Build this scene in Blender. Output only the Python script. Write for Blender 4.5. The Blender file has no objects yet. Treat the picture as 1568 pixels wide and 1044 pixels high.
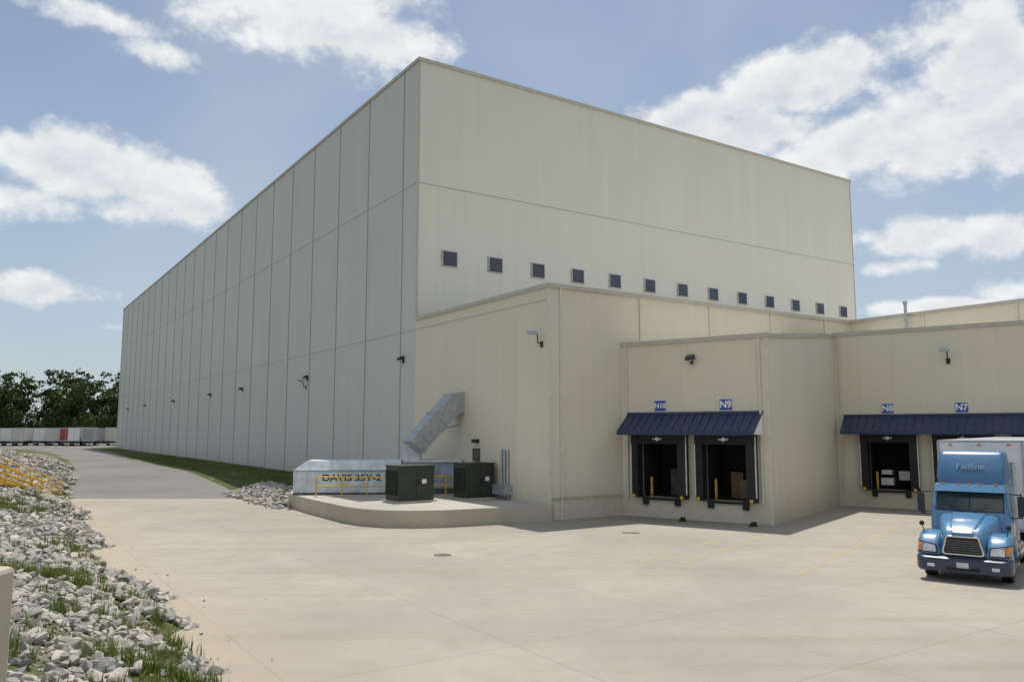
import bpy, bmesh, math, random
import numpy as np
from mathutils import Matrix, Vector, Euler
random.seed(7); np.random.seed(7)
D=bpy.data; C=bpy.context
scene=C.scene
rad=math.radians

# ------------------------------------------------------------------ materials
def nt(name):
    m=D.materials.new(name); m.use_nodes=True
    t=m.node_tree; t.nodes.clear()
    o=t.nodes.new('ShaderNodeOutputMaterial'); b=t.nodes.new('ShaderNodeBsdfPrincipled')
    t.links.new(b.outputs[0],o.inputs[0])
    return m,t,b
def node(t,typ,**k):
    n=t.nodes.new(typ)
    for a,v in k.items(): setattr(n,a,v)
    return n
def math_n(t,op,a,b=None,c=None,clamp=False):
    n=t.nodes.new('ShaderNodeMath'); n.operation=op; n.use_clamp=clamp
    for i,v in enumerate((a,b,c)):
        if v is None: continue
        if isinstance(v,(int,float)): n.inputs[i].default_value=v
        else: t.links.new(v,n.inputs[i])
    return n.outputs[0]
def mixc(t,f,a,b,bt='MIX'):
    n=t.nodes.new('ShaderNodeMix'); n.data_type='RGBA'; n.blend_type=bt
    for i,v in ((0,f),(6,a),(7,b)):
        if isinstance(v,(int,float)): n.inputs[i].default_value=v
        elif isinstance(v,tuple): n.inputs[i].default_value=(v[0],v[1],v[2],1)
        else: t.links.new(v,n.inputs[i])
    return n.outputs[2]
def noise(t,vec,scale,detail=4,rough=.55):
    n=t.nodes.new('ShaderNodeTexNoise'); n.inputs['Scale'].default_value=scale
    n.inputs['Detail'].default_value=detail; n.inputs['Roughness'].default_value=rough
    if vec is not None: t.links.new(vec,n.inputs['Vector'])
    return n.outputs[0]
def ramp(t,v,lo,hi):
    n=t.nodes.new('ShaderNodeMapRange'); n.interpolation_type='SMOOTHSTEP'
    t.links.new(v,n.inputs[0]); n.inputs[1].default_value=lo; n.inputs[2].default_value=hi
    return n.outputs[0]
def bump(t,b,h,strength=.3,dist=.02):
    n=t.nodes.new('ShaderNodeBump'); n.inputs['Strength'].default_value=strength; n.inputs['Distance'].default_value=dist
    t.links.new(h,n.inputs['Height']); t.links.new(n.outputs[0],b.inputs['Normal'])
def scale_c(c,k): return tuple(min(1,x*k) for x in c)
_mc={}
def mat(name,col,rough=.6,metal=0,var=.15,scale=3,bmp=0,coat=0,spec=.5):
    if name in _mc: return _mc[name]
    m,t,b=nt(name)
    tc=node(t,'ShaderNodeTexCoord').outputs['Object']
    n=noise(t,tc,scale,3)
    c=mixc(t,ramp(t,n,.3,.7),scale_c(col,1-var),scale_c(col,1+var))
    t.links.new(c,b.inputs['Base Color'])
    b.inputs['Roughness'].default_value=rough; b.inputs['Metallic'].default_value=metal
    b.inputs['Coat Weight'].default_value=coat
    b.inputs['Specular IOR Level'].default_value=spec
    _mc[name]=m; return m

def wall_mat(name,col,mod=5.9,off=0.,rib=1.0,tone=.015):
    m,t,b=nt(name)
    tc=node(t,'ShaderNodeTexCoord').outputs['Object']
    s=node(t,'ShaderNodeSeparateXYZ'); t.links.new(tc,s.inputs[0])
    a=math_n(t,'ADD',s.outputs[0],s.outputs[1])
    a2=math_n(t,'ADD',a,off)
    pid=math_n(t,'FLOOR',math_n(t,'DIVIDE',a2,rib))
    zid=math_n(t,'FLOOR',math_n(t,'DIVIDE',s.outputs[2],10.2))
    cb=node(t,'ShaderNodeCombineXYZ'); t.links.new(pid,cb.inputs[0]); t.links.new(zid,cb.inputs[1])
    wn=node(t,'ShaderNodeTexWhiteNoise',noise_dimensions='2D'); t.links.new(cb.outputs[0],wn.inputs['Vector'])
    c=mixc(t,wn.outputs[0],scale_c(col,1-tone),scale_c(col,1+tone))
    mp=node(t,'ShaderNodeMapping'); mp.inputs['Scale'].default_value=(1,1,.06); t.links.new(tc,mp.inputs[0])
    st=noise(t,mp.outputs[0],1.6,4,.6)
    c=mixc(t,math_n(t,'MULTIPLY',ramp(t,st,.45,.8),.10),c,scale_c(col,.55))
    big=noise(t,tc,.08,2)
    c=mixc(t,math_n(t,'MULTIPLY',ramp(t,big,.35,.7),.08),c,(col[0]*.8,col[1]*.83,col[2]*.85))
    pp=math_n(t,'PINGPONG',a2,rib/2)
    ln=math_n(t,'LESS_THAN',pp,.012)
    c=mixc(t,math_n(t,'MULTIPLY',ln,.10),c,scale_c(col,.4))
    dz=ramp(t,s.outputs[2],2.0,.1)
    c=mixc(t,math_n(t,'MULTIPLY',math_n(t,'MULTIPLY',dz,noise(t,tc,2.5,3)),.5),c,(.30,.26,.20))
    t.links.new(c,b.inputs['Base Color']); b.inputs['Roughness'].default_value=.55
    b.inputs['Specular IOR Level'].default_value=.3
    return m

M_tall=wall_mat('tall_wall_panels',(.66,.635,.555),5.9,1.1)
M_tallL=wall_mat('shaded_side_panels',(.575,.58,.545),5.9,1.1)  # same cladding as the front, with the side's shade put into the colour
M_mid=wall_mat('cream_wall_panels',(.69,.635,.505),5.3,-.7)
M_seam=mat('panel_seam',(.40,.39,.34),.6,var=.08)
M_seamL=mat('cream_batten',(.64,.60,.50),.5,var=.06)
M_cope=mat('coping_metal',(.47,.44,.37),.45,var=.06)
M_roof=mat('roof_membrane',(.74,.73,.68),.8)
M_glass=mat('dark_window_glass',(.035,.045,.075),.12,var=.2,scale=.6)
M_frame=mat('window_frame',(.45,.45,.42),.5)
M_navy=mat('navy_awning_metal',(.014,.032,.085),.4,var=.12,coat=.1)
M_black=mat('black_rubber',(.012,.012,.013),.7,var=.3)
M_dark=mat('dark_interior',(.016,.015,.013),.95,var=.3,scale=1)  # near-black colour paints in the shade inside the dock bays
M_white=mat('white_paint',(.75,.75,.74),.45,var=.06)
M_offw=mat('off_white',(.62,.62,.60),.5,var=.1)
M_yel=mat('yellow_paint',(.70,.42,.02),.5,var=.15)
M_blue=mat('sign_blue',(.015,.07,.34),.4,var=.05)
M_card=mat('cardboard',(.22,.14,.08),.8)
M_galv=mat('galvanized_metal',(.42,.45,.47),.42,metal=.45,var=.14,scale=5)
M_green=mat('dark_green_enclosure',(.028,.034,.022),.5,var=.15)
M_cont=mat('container_paint',(.60,.66,.69),.5,var=.14,scale=2)
M_contd=mat('container_dark',(.27,.33,.38),.55,var=.2,scale=2)
M_rust=mat('dirty_steel',(.10,.085,.07),.7,var=.4)
M_tblue=mat('truck_paint',(.075,.21,.37),.28,var=.04,coat=.6)
M_tblue2=mat('truck_paint_dark',(.018,.038,.08),.35,var=.05,coat=.4)
M_tblue3=mat('fairing_paint',(.045,.14,.28),.35,var=.05,coat=.3)
M_tlogo=mat('fairing_lettering',(.25,.36,.48),.4,var=.05)
M_chrome=mat('chrome',(.75,.76,.78),.15,metal=1,var=.03)
M_plas=mat('dark_plastic',(.018,.02,.028),.5,var=.2)
M_wsh=mat('truck_glass',(.03,.05,.05),.06,var=.2,coat=.5)
M_lamp=mat('headlamp_lens',(.62,.65,.67),.1,metal=.2,var=.2,scale=20)
M_amb=mat('amber_lens',(.7,.25,.02),.3)
M_red=mat('red_paint',(.38,.06,.04),.5)
M_plate=mat('licence_plate',(.55,.62,.60),.5)

def concrete_mat(name,col,joints=True,gravel=False):
    m,t,b=nt(name)
    tc=node(t,'ShaderNodeTexCoord').outputs['Object']
    n1=noise(t,tc,.12,4,.6); n2=noise(t,tc,1.1,5,.65); n3=noise(t,tc,30,3,.7)
    c=mixc(t,ramp(t,n1,.35,.65),scale_c(col,.86),scale_c(col,1.08))
    c=mixc(t,math_n(t,'MULTIPLY',ramp(t,n2,.35,.75),.30),c,(col[0]*.72,col[1]*.69,col[2]*.64))
    c=mixc(t,math_n(t,'MULTIPLY',ramp(t,n3,.35,.75),.25),c,scale_c(col,.6))
    sp=noise(t,tc,3.1,2,.5)
    c=mixc(t,math_n(t,'MULTIPLY',ramp(t,sp,.72,.78),.5),c,scale_c(col,.35))
    if joints:
        mp=node(t,'ShaderNodeMapping'); mp.inputs['Rotation'].default_value=(0,0,rad(-33.5)); t.links.new(tc,mp.inputs[0])
        s=node(t,'ShaderNodeSeparateXYZ'); t.links.new(mp.outputs[0],s.inputs[0])
        w=math_n(t,'MULTIPLY',math_n(t,'SUBTRACT',n2,.5),.035)
        jx=math_n(t,'LESS_THAN',math_n(t,'PINGPONG',math_n(t,'ADD',s.outputs[0],w),2.3),.014)
        jy=math_n(t,'LESS_THAN',math_n(t,'PINGPONG',math_n(t,'ADD',s.outputs[1],w),2.3),.016)
        j=math_n(t,'MAXIMUM',jx,jy)
        c=mixc(t,math_n(t,'MULTIPLY',j,.42),c,scale_c(col,.3))
        cb=node(t,'ShaderNodeCombineXYZ')
        t.links.new(math_n(t,'FLOOR',math_n(t,'DIVIDE',s.outputs[0],4.6)),cb.inputs[0])
        t.links.new(math_n(t,'FLOOR',math_n(t,'DIVIDE',s.outputs[1],4.6)),cb.inputs[1])
        wn=node(t,'ShaderNodeTexWhiteNoise',noise_dimensions='2D'); t.links.new(cb.outputs[0],wn.inputs['Vector'])
        c=mixc(t,math_n(t,'MULTIPLY',wn.outputs[0],.18),c,scale_c(col,.7))
        mp2=node(t,'ShaderNodeMapping'); mp2.inputs['Rotation'].default_value=(0,0,rad(-20)); mp2.inputs['Scale'].default_value=(.05,.9,1)
        t.links.new(tc,mp2.inputs[0])
        trn=noise(t,mp2.outputs[0],1.0,4,.6)
        c=mixc(t,math_n(t,'MULTIPLY',ramp(t,trn,.50,.70),.28),c,(col[0]*.62,col[1]*.57,col[2]*.50))
        # oil drips
        ol=noise(t,tc,.55,3,.5)
        c=mixc(t,math_n(t,'MULTIPLY',ramp(t,ol,.66,.78),.35),c,scale_c(col,.5))
        at=node(t,'ShaderNodeAttribute'); at.attribute_name='dirt'
        dd=math_n(t,'MULTIPLY',at.outputs['Fac'],ramp(t,n2,.25,.6),clamp=True)
        c=mixc(t,math_n(t,'MULTIPLY',dd,.75),c,(.40,.33,.23))
    t.links.new(c,b.inputs['Base Color']); b.inputs['Roughness'].default_value=.85
    b.inputs['Specular IOR Level'].default_value=.25
    if gravel: bump(t,b,noise(t,tc,22,3,.7),.9,.05)
    else: bump(t,b,n3,.25,.01)
    return m
M_conc=concrete_mat('yard_concrete',(.378,.347,.298))
M_pad=concrete_mat('pad_concrete',(.52,.47,.37),False)
M_padtop=concrete_mat('pad_gravel',(.50,.48,.42),False,True)
M_asph=concrete_mat('old_asphalt',(.20,.190,.175),False)
M_wallc=concrete_mat('block_concrete',(.46,.41,.33),False)

def ground_mat():
    m,t,b=nt('ground_grass_soil')
    tc=node(t,'ShaderNodeTexCoord').outputs['Object']
    at=node(t,'ShaderNodeAttribute'); at.attribute_name='bank'
    n1=noise(t,tc,.35,4,.65); n2=noise(t,tc,3,5,.7); n3=noise(t,tc,14,4,.7)
    g=mixc(t,ramp(t,n2,.3,.7),(.055,.078,.022),(.11,.13,.05))
    d=mixc(t,ramp(t,n3,.3,.7),(.14,.12,.09),(.30,.27,.22))
    strip=mixc(t,ramp(t,n1,.52,.74),g,d)
    bank=mixc(t,ramp(t,n1,.42,.58),d,g)
    c=mixc(t,at.outputs['Fac'],strip,bank)
    t.links.new(c,b.inputs['Base Color']); b.inputs['Roughness'].default_value=.95
    b.inputs['Specular IOR Level'].default_value=.1
    bump(t,b,n3,.8,.06); return m
M_ground=ground_mat()

def rock_mat():
    m,t,b=nt('limestone_rock')
    tc=node(t,'ShaderNodeTexCoord').outputs['Object']
    g=node(t,'ShaderNodeAttribute'); g.attribute_name='tone'
    n=noise(t,tc,9,4,.65)
    c=mixc(t,g.outputs['Fac'],(.24,.24,.24),(.54,.50,.43))
    c=mixc(t,math_n(t,'MULTIPLY',ramp(t,n,.4,.75),.5),c,(.25,.21,.16))
    t.links.new(c,b.inputs['Base Color']); b.inputs['Roughness'].default_value=.9
    b.inputs['Specular IOR Level'].default_value=.2
    bump(t,b,n,.6,.03); return m
M_rock=rock_mat()

def leaf_mat(name,c1,c2,sc=.35):
    m,t,b=nt(name)
    tc=node(t,'ShaderNodeTexCoord').outputs['Object']
    n=noise(t,tc,sc,2); n2=noise(t,tc,sc*9,2)
    c=mixc(t,ramp(t,n,.35,.65),c1,c2)
    c=mixc(t,math_n(t,'MULTIPLY',ramp(t,n2,.4,.7),.5),c,scale_c(c2,1.3))
    t.links.new(c,b.inputs['Base Color']); b.inputs['Roughness'].default_value=.7
    b.inputs['Specular IOR Level'].default_value=.2
    tr=node(t,'ShaderNodeBsdfTranslucent'); t.links.new(c,tr.inputs[0])
    mx=node(t,'ShaderNodeMixShader'); mx.inputs[0].default_value=.25
    o=[n for n in t.nodes if n.type=='OUTPUT_MATERIAL'][0]
    t.links.new(b.outputs[0],mx.inputs[1]); t.links.new(tr.outputs[0],mx.inputs[2]); t.links.new(mx.outputs[0],o.inputs[0])
    return m
M_leaf=leaf_mat('tree_leaves',(.028,.050,.015),(.062,.100,.028),.12)
M_grass=leaf_mat('grass_blades',(.08,.13,.02),(.19,.21,.065),.8)
M_bark=mat('bark',(.09,.07,.05),.9,var=.3)

# ------------------------------------------------------------------ mesh builder
I4=Matrix.Identity(4)
def rotz(a,loc=(0,0,0)): return Matrix.Translation(loc)@Matrix.Rotation(a,4,'Z')
class MB:
    def __init__(s): s.v=[]; s.f=[]; s.mi=[]; s.mats=[]; s.sm=[]
    def mid(s,m):
        if m not in s.mats: s.mats.append(m)
        return s.mats.index(m)
    def add(s,vs,fs,m,M=I4,smooth=False):
        o=len(s.v); k=s.mid(m)
        for v in vs: s.v.append(tuple(M@Vector(v)))
        for f in fs: s.f.append([i+o for i in f]); s.mi.append(k); s.sm.append(smooth)
    def hexa(s,p,m,M=I4):
        s.add(p,[(3,2,1,0),(4,5,6,7),(0,1,5,4),(1,2,6,5),(2,3,7,6),(3,0,4,7)],m,M)
    def box(s,x0,x1,y0,y1,z0,z1,m,M=I4):
        s.hexa([(x0,y0,z0),(x1,y0,z0),(x1,y1,z0),(x0,y1,z0),(x0,y0,z1),(x1,y0,z1),(x1,y1,z1),(x0,y1,z1)],m,M)
    def cyl(s,a,b,r,m,M=I4,n=16,r2=None,smooth=True):
        a=Vector(a);b=Vector(b);d=(b-a).normalized()
        u=d.orthogonal().normalized(); w=d.cross(u); r2=r if r2 is None else r2
        vs=[];
        for i in range(n):
            an=2*math.pi*i/n; q=u*math.cos(an)+w*math.sin(an)
            vs.append(a+q*r); vs.append(b+q*r2)
        fs=[(2*i,2*((i+1)%n),2*((i+1)%n)+1,2*i+1) for i in range(n)]
        s.add(vs,fs,m,M,smooth)
        s.add([vs[2*i] for i in range(n)],[tuple(reversed(range(n)))],m,M)
        s.add([vs[2*i+1] for i in range(n)],[tuple(range(n))],m,M)
    def loft(s,rings,m,M=I4,smooth=True,cap=True):
        n=len(rings[0]); vs=[p for r in rings for p in r]; fs=[]
        for k in range(len(rings)-1):
            for i in range(n):
                j=(i+1)%n; fs.append((k*n+i,k*n+j,(k+1)*n+j,(k+1)*n+i))
        s.add(vs,fs,m,M,smooth)
        if cap:
            s.add(rings[0],[tuple(reversed(range(n)))],m,M); s.add(rings[-1],[tuple(range(n))],m,M)
    def prism(s,poly,z0,z1,m,mtop=None,M=I4):
        n=len(poly); vs=[(x,y,z0) for x,y in poly]+[(x,y,z1) for x,y in poly]
        s.add(vs,[(i,(i+1)%n,(i+1)%n+n,i+n) for i in range(n)]+[tuple(reversed(range(n)))],m,M)
        s.add([(x,y,z1) for x,y in poly],[tuple(range(n))],mtop or m,M)
    def make(s,name,parent=None,bevel=0,fixn=True):
        me=D.meshes.new(name); me.from_pydata(s.v,[],s.f)
        for m in s.mats: me.materials.append(m)
        me.polygons.foreach_set('material_index',s.mi); me.polygons.foreach_set('use_smooth',s.sm)
        if fixn:
            bm=bmesh.new(); bm.from_mesh(me); bmesh.ops.recalc_face_normals(bm,faces=bm.faces); bm.to_mesh(me); bm.free()
        me.update()
        o=D.objects.new(name,me); C.collection.objects.link(o)
        if parent: o.parent=parent
        if bevel:
            md=o.modifiers.new('bevel','BEVEL'); md.width=bevel; md.segments=2; md.limit_method='ANGLE'; md.angle_limit=rad(40)
        return o
def empty(name,loc=(0,0,0),rz=0):
    e=D.objects.new(name,None); e.location=loc; e.rotation_euler=(0,0,rz); C.collection.objects.link(e); return e
def text(name,body,size,m,M,parent,ext=.004,bold=.018):
    cu=D.curves.new(name,'FONT'); cu.body=body; cu.size=size; cu.align_x='CENTER'; cu.align_y='CENTER'; cu.extrude=ext; cu.offset=size*bold
    cu.materials.append(m); o=D.objects.new(name,cu); C.collection.objects.link(o); o.parent=parent; o.matrix_local=M; return o
def big_mesh(name,V,F,m,attr=None,smooth=False,tri=3):
    me=D.meshes.new(name); nv=len(V); nf=len(F)
    me.vertices.add(nv); me.vertices.foreach_set('co',V.astype(np.float32).ravel())
    me.loops.add(nf*tri); me.loops.foreach_set('vertex_index',F.astype(np.int32).ravel())
    me.polygons.add(nf); me.polygons.foreach_set('loop_start',np.arange(0,nf*tri,tri,dtype=np.int32))
    me.update(calc_edges=True); me.validate()
    me.materials.append(m)
    me.polygons.foreach_set('use_smooth',[smooth]*len(me.polygons))
    if attr is not None:
        a=me.attributes.new(attr[0],'FLOAT','POINT'); a.data.foreach_set('value',attr[1].astype(np.float32))
    o=D.objects.new(name,me); C.collection.objects.link(o); return o

# ------------------------------------------------------------------ terrain
POLY=np.array([(8,-25),(4,-6),(2,0),(.2,4.5),(-2.1,9),(-4.9,14.2),(-7.6,18.6),(-10.1,22),(-13.1,26.1),(-19.9,37.9),(-27.6,50),(-31,57),(-52,94),(-89,147),(-130,200)],float)
def sdist(x,y):
    x=np.asarray(x,float); y=np.asarray(y,float)
    best=np.full(x.shape,1e9); sg=np.ones(x.shape)
    for a,b in zip(POLY[:-1],POLY[1:]):
        d=b-a; L2=d@d
        t=np.clip(((x-a[0])*d[0]+(y-a[1])*d[1])/L2,0,1)
        qx=x-(a[0]+t*d[0]); qy=y-(a[1]+t*d[1]); ds=np.hypot(qx,qy)
        cr=d[0]*(y-a[1])-d[1]*(x-a[0])
        w=ds<best-1e-9; best=np.where(w,ds,best); sg=np.where(w,np.sign(cr),sg)
    return best*sg
def sst(a,b,x):
    t=np.clip((x-a)/(b-a),0,1); return t*t*(3-2*t)
def base(y): return .75*sst(51,72,np.asarray(y,float))
def pn(x,y):
    return (np.sin(x*.9+1.3*np.sin(y*.7))*np.cos(y*1.1+.8*np.sin(x*.6))*.5+np.sin(x*2.3+y*1.7)*np.cos(y*2.9-x*.8)*.3+np.sin(x*5.1-y*3.3)*np.sin(y*6.2+x*2)*.2)
def wob(x,y): return .25*np.sin(y*.8+x*.3)+.18*np.sin(y*2.1+1)+.1*np.sin(y*4.7+x)
def terr(x,y):
    d=sdist(x,y)+wob(x,y)
    cap=np.interp(y,[-30,10,45,75,105,140],[2.3,2.5,2.9,2.0,.7,.02])
    dd=np.maximum(d,0)
    bank=cap*(1-np.exp(-dd*.46/np.maximum(cap,.05)))
    z=base(y)-.07+bank+np.where(d>0,.12*pn(x,y)*np.minimum(dd,1)*np.minimum(cap,1)+np.minimum(dd*.3,.07),0)
    return z,d
xs=np.unique(np.concatenate([np.linspace(-3000,-300,10),np.linspace(-300,-75,16),np.arange(-75,10,.5),np.linspace(10,100,20),np.linspace(100,3000,12)]))
ys=np.unique(np.concatenate([np.linspace(-3000,-40,12),np.arange(-40,110,.5),np.linspace(110,320,40),np.linspace(320,3500,12)]))
X,Y=np.meshgrid(xs,ys); Z,DD=terr(X,Y)
V=np.stack([X.ravel(),Y.ravel(),Z.ravel()],1); nx=len(xs); ny=len(ys)
i,j=np.meshgrid(np.arange(nx-1),np.arange(ny-1)); q=(j*nx+i).ravel()
F=np.stack([q,q+1,q+1+nx,q+nx],1)
ground=big_mesh('ground',V,F,M_ground,('bank',(np.clip(DD.ravel(),0,1))*(Y.ravel()<120)),True,4)

def ribbon(name,yv,xl,xr,m,zoff,nxs=8,pw=1.0):
    vs=[];fs=[]
    for y in yv:
        a=xl(y);b=xr(y)
        for k in range(nxs+1): vs.append((a+(b-a)*(k/nxs)**pw,y,float(base(y))+zoff))
    for r in range(len(yv)-1):
        for k in range(nxs):
            o=r*(nxs+1)+k; fs.append((o,o+1,o+nxs+2,o+nxs+1))
    V=np.array(vs); dirt=np.clip(1+sdist(V[:,0],V[:,1])/3.0,0,1)**1.5
    return big_mesh(name,V,np.array(fs),m,('dirt',dirt),True,4)
px=lambda y: float(np.interp(y,POLY[:,1],POLY[:,0]))
ribbon('concrete_yard',list(np.arange(-25,51.01,1)),lambda y:px(y)-1.6,lambda y:90.,M_conc,0,60,1.8)
ribbon('asphalt_road',list(np.arange(51,110,1))+list(np.linspace(110,215,22)),
       lambda y:float(np.interp(y,[50,57,94,120,147,215],[-29.5,-33,-53.5,-80,-150,-220])),
       lambda y:float(np.interp(y,[50,58,82,137,160,215],[-16.9,-20.5,-36,-69,-84,-84])),M_asph,0.0)

# ------------------------------------------------------------------ warehouse
TH=rad(33.5)
C0=Vector((1.81,38.7,0))
bld=empty('warehouse',C0,TH)
HT=28.95; HM=11.5; YT=14.4; YE=148; XT=47.6
mb=MB()
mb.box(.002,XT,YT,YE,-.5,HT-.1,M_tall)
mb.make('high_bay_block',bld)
mb=MB(); mb.box(-.03,.0015,YT+.001,YE,-.5,HT-.101,M_tallL); mb.make('shaded_side_skin',bld)  # thin overlay carrying the darker, shade-toned cladding colour
mb=MB(); mb.box(-.03,24.6,0,YT-.002,-.5,HM-.1,M_mid); mb.box(24.6,75,-32,YT-.002,-.5,HM-.1,M_mid); mb.make('low_block',bld)
mb=MB()
def cop(x0,x1,y0,y1,z,m=M_cope,h=.22,M=I4): mb.box(x0,x1,y0,y1,z-h,z,m,M)
cop(-.12,.35,YT-.12,YE+.1,HT+.02); cop(.352,XT+.1,YT-.12,YT+.35,HT+.02); cop(XT-.3,XT+.1,YT+.352,YE,HT+.02)
cop(-.12,.35,-.12,YT-.14,HM); cop(.352,24.5,-.12,.35,HM)
cop(24.502,24.95,-32,-.122,HM); cop(24.502,24.95,-.121,.35,HM)
cop(24.952,75,-31.9,-31.5,HM)
mb.box(.36,24.5,.36,YT-.01,HM-.11,HM-.05,M_roof); mb.box(24.96,74.9,-31.4,YT-.01,HM-.11,HM-.05,M_roof)
mb.box(.36,XT-.4,YT+.36,YE-.1,HT-.12,HT-.04,M_roof)
mb.box(.3,24.5,YT-.07,YT-.005,HM-.04,HM+.12,M_cope)
mb.make('roof_coping',bld)
mb=MB()
y=YT+2.2
while y<YE-1:
    mb.box(-.075,-.031,y-.04,y+.04,0,HT-.21,M_seam); y+=5.9
mb.box(-.045,-.031,YT+.02,YE-.02,10.67,10.72,M_seam)
mb.box(-.045,-.031,YT+.02,YE-.02,20.39,20.44,M_seam)
mb.box(-.05,-.031,.1,YT-.02,10.67,10.72,M_cope)
mb.box(-.03,XT,YT-.02,YT+.01,20.38,20.43,M_seam)
mb.box(-.07,.05,YT-.04,YT+.03,HM+.05,HT-.21,M_cope)
mb.box(XT-.05,XT+.04,YT-.04,YT+.03,HM,HT-.21,M_cope)
mb.make('panel_seams',bld)
mb=MB()
for x in (.68,6,11.3,16.6,21.9):
    mb.box(x-.06,x+.06,-.07,.02,0,HM-.22,M_seamL)
for yy in (-5,-10.3,-15.6,-20.9): mb.box(24.53,24.62,yy-.06,yy+.06,9,HM-.22,M_seamL)
mb.box(-.08,.06,-.06,.05,0,HM-.22,M_seamL)
mb.box(.08,4.55,-.1,.02,1.0,1.08,M_cope)
mb.make('battens',bld)
mb=MB()
for k in range(13):
    x=2.36+3.6*k
    mb.box(x-.62,x+.62,YT-.05,YT+.01,15.03,16.13,M_frame)
    mb.box(x-.55,x+.55,YT-.07,YT-.04,15.1,16.06,M_glass)
    mb.box(x-.62,x+.62,YT-.09,YT-.071,15.03,15.09,M_frame); mb.box(x-.56,x-.50,YT-.085,YT-.071,15.1,16.06,M_frame)
mb.make('windows',bld)
# ---- saw-tooth docks
A=math.atan2(-.937,.35)
def face_docks(P,name,length,h0,centers,awn,sgn,ret=None):
    M=rotz(A,(P[0],P[1],0))
    w=MB(); zb,zt,hw=1.0,3.9,1.12; dp=2.5
    w.box(0,length,0,.3,-.5,zb,M_mid,M); w.box(0,length,0,.3,zt,h0-.1,M_mid,M)
    e=[0]
    for c in centers: e+= [c-hw,c+hw]
    e.append(length)
    for k in range(0,len(e),2): w.box(e[k],e[k+1],0,.3,zb,zt,M_mid,M)
    if ret:
        L,h1=ret
        x0,x1=length-.3,length
        w.hexa([(x0,.3,-.5),(x1,.3,-.5),(x1,L,-.5),(x0,L,-.5),(x0,.3,h0-.1),(x1,.3,h0-.1),(x1,L,h1-.1),(x0,L,h1-.1)],M_mid,M)
        x0,x1=length-.34,length+.08
        w.hexa([(x0,.36,h0-.22),(x1,.36,h0-.22),(x1,L-.1,h1-.22),(x0,L-.1,h1-.22),(x0,.36,h0),(x1,.36,h0),(x1,L-.1,h1),(x0,L-.1,h1)],M_cope,M)
        w.hexa([(-.2,.36,h0-.5),(length-.35,.36,h0-.5),(length-.35,L,h1-.5),(-.2+4,L,h1-.5),(-.2,.36,h0-.4),(length-.35,.36,h0-.4),(length-.35,L,h1-.4),(-.2+4,L,h1-.4)],M_roof,M)
    else:
        w.box(-.0,length+1,.36,9,h0-.5,h0-.4,M_roof,M)
    w.box(-.06,length+.08,-.08,.355,h0-.22,h0,M_cope,M)
    w.box(length-.1,length+.03,-.03,.1,0,h0-.23,M_seamL,M)
    w.box(length-.42,length-.32,-.11,-.01,.9,h0-.23,M_seamL,M)
    w.box(.25,.35,-.10,-.01,.9,h0-.23,M_seamL,M)
    w.make(name+'_walls',bld)
    d=MB()
    for n,c in enumerate(centers):
        x0,x1=c-hw,c+hw
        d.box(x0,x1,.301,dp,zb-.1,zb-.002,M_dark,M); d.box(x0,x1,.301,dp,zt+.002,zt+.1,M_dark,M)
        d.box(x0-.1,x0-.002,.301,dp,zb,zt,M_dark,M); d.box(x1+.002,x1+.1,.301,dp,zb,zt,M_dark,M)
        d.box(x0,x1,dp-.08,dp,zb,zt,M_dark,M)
        for sx in (-1,1):
            d.box(c+sx*1.06-.025,c+sx*1.06+.025,.05,.12,zb,zt,M_galv,M)
            xa=c+sx*1.28
            d.hexa([(xa-.22,-.5,.98),(xa+.15,-.42,.98),(xa+.17,-.003,.98),(xa-.25,-.003,.98),(xa-.22,-.5,4.05),(xa+.15,-.42,4.05),(xa+.17,-.003,4.05),(xa-.25,-.003,4.05)] if sx>0 else [(xa-.15,-.42,.98),(xa+.22,-.5,.98),(xa+.25,-.003,.98),(xa-.17,-.003,.98),(xa-.15,-.42,4.05),(xa+.22,-.5,4.05),(xa+.25,-.003,4.05),(xa-.17,-.003,4.05)],M_black,M)
            d.box(xa+sx*.19-.025,xa+sx*.19+.025,-.4,-.34,1.2,4.0,M_offw,M)
            d.box(c+sx*.85-.14,c+sx*.85+.14,-.14,-.002,.62,1.02,M_black,M)
            d.box(xa-.07,xa+.07,-.56,-.505,1.0,1.14,M_yel,M)
        d.box(c-.86,c-.76,.5,.6,zb,zb+.95,M_yel,M)
        d.box(c-1.45,c+1.45,-.47,-.003,3.62,4.12,M_black,M)
        d.box(c-1.0,c+1.0,-.16,-.003,.86,.99,M_black,M)
        d.cyl((c,-.485,3.86),(c,-.472,3.86),.10,M_white,M,16)
        d.box(c-.24,c+.24,-.484,-.473,3.83,3.89,M_white,M)
        if n%2==1: 
            d.box(c+.1,c+.8,1.3,1.9,zb,zb+.9,M_card,M); d.box(c-.5,c+.1,1.7,2.3,zb,zb+1.25,M_card,M)
        elif name=='dock_b':
            d.box(c-.7,c-.05,.9,1.6,zb+.2,zb+.6,M_white,M); d.box(c-.65,c-.1,.9,1.5,zb+.8,zb+1.05,M_white,M); d.box(c+.25,c+.8,.9,1.5,zb+.5,zb+1.0,M_offw,M)
        else:
            d.box(c-.3,c+.6,1.7,2.3,zb,zb+1.3,M_rust,M)
    d.make(name+'_doors',bld)
    a=MB(); x0,x1=awn
    zt2,zl=5.08,4.22; out=1.25
    a.hexa([(x0,-.06,zt2-.06),(x1,-.06,zt2-.06),(x1,-.06,zt2),(x0,-.06,zt2),(x0,-out,zl-.06),(x1,-out,zl-.06),(x1,-out,zl),(x0,-out,zl)],M_navy,M)
    x=x0+.02
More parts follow.
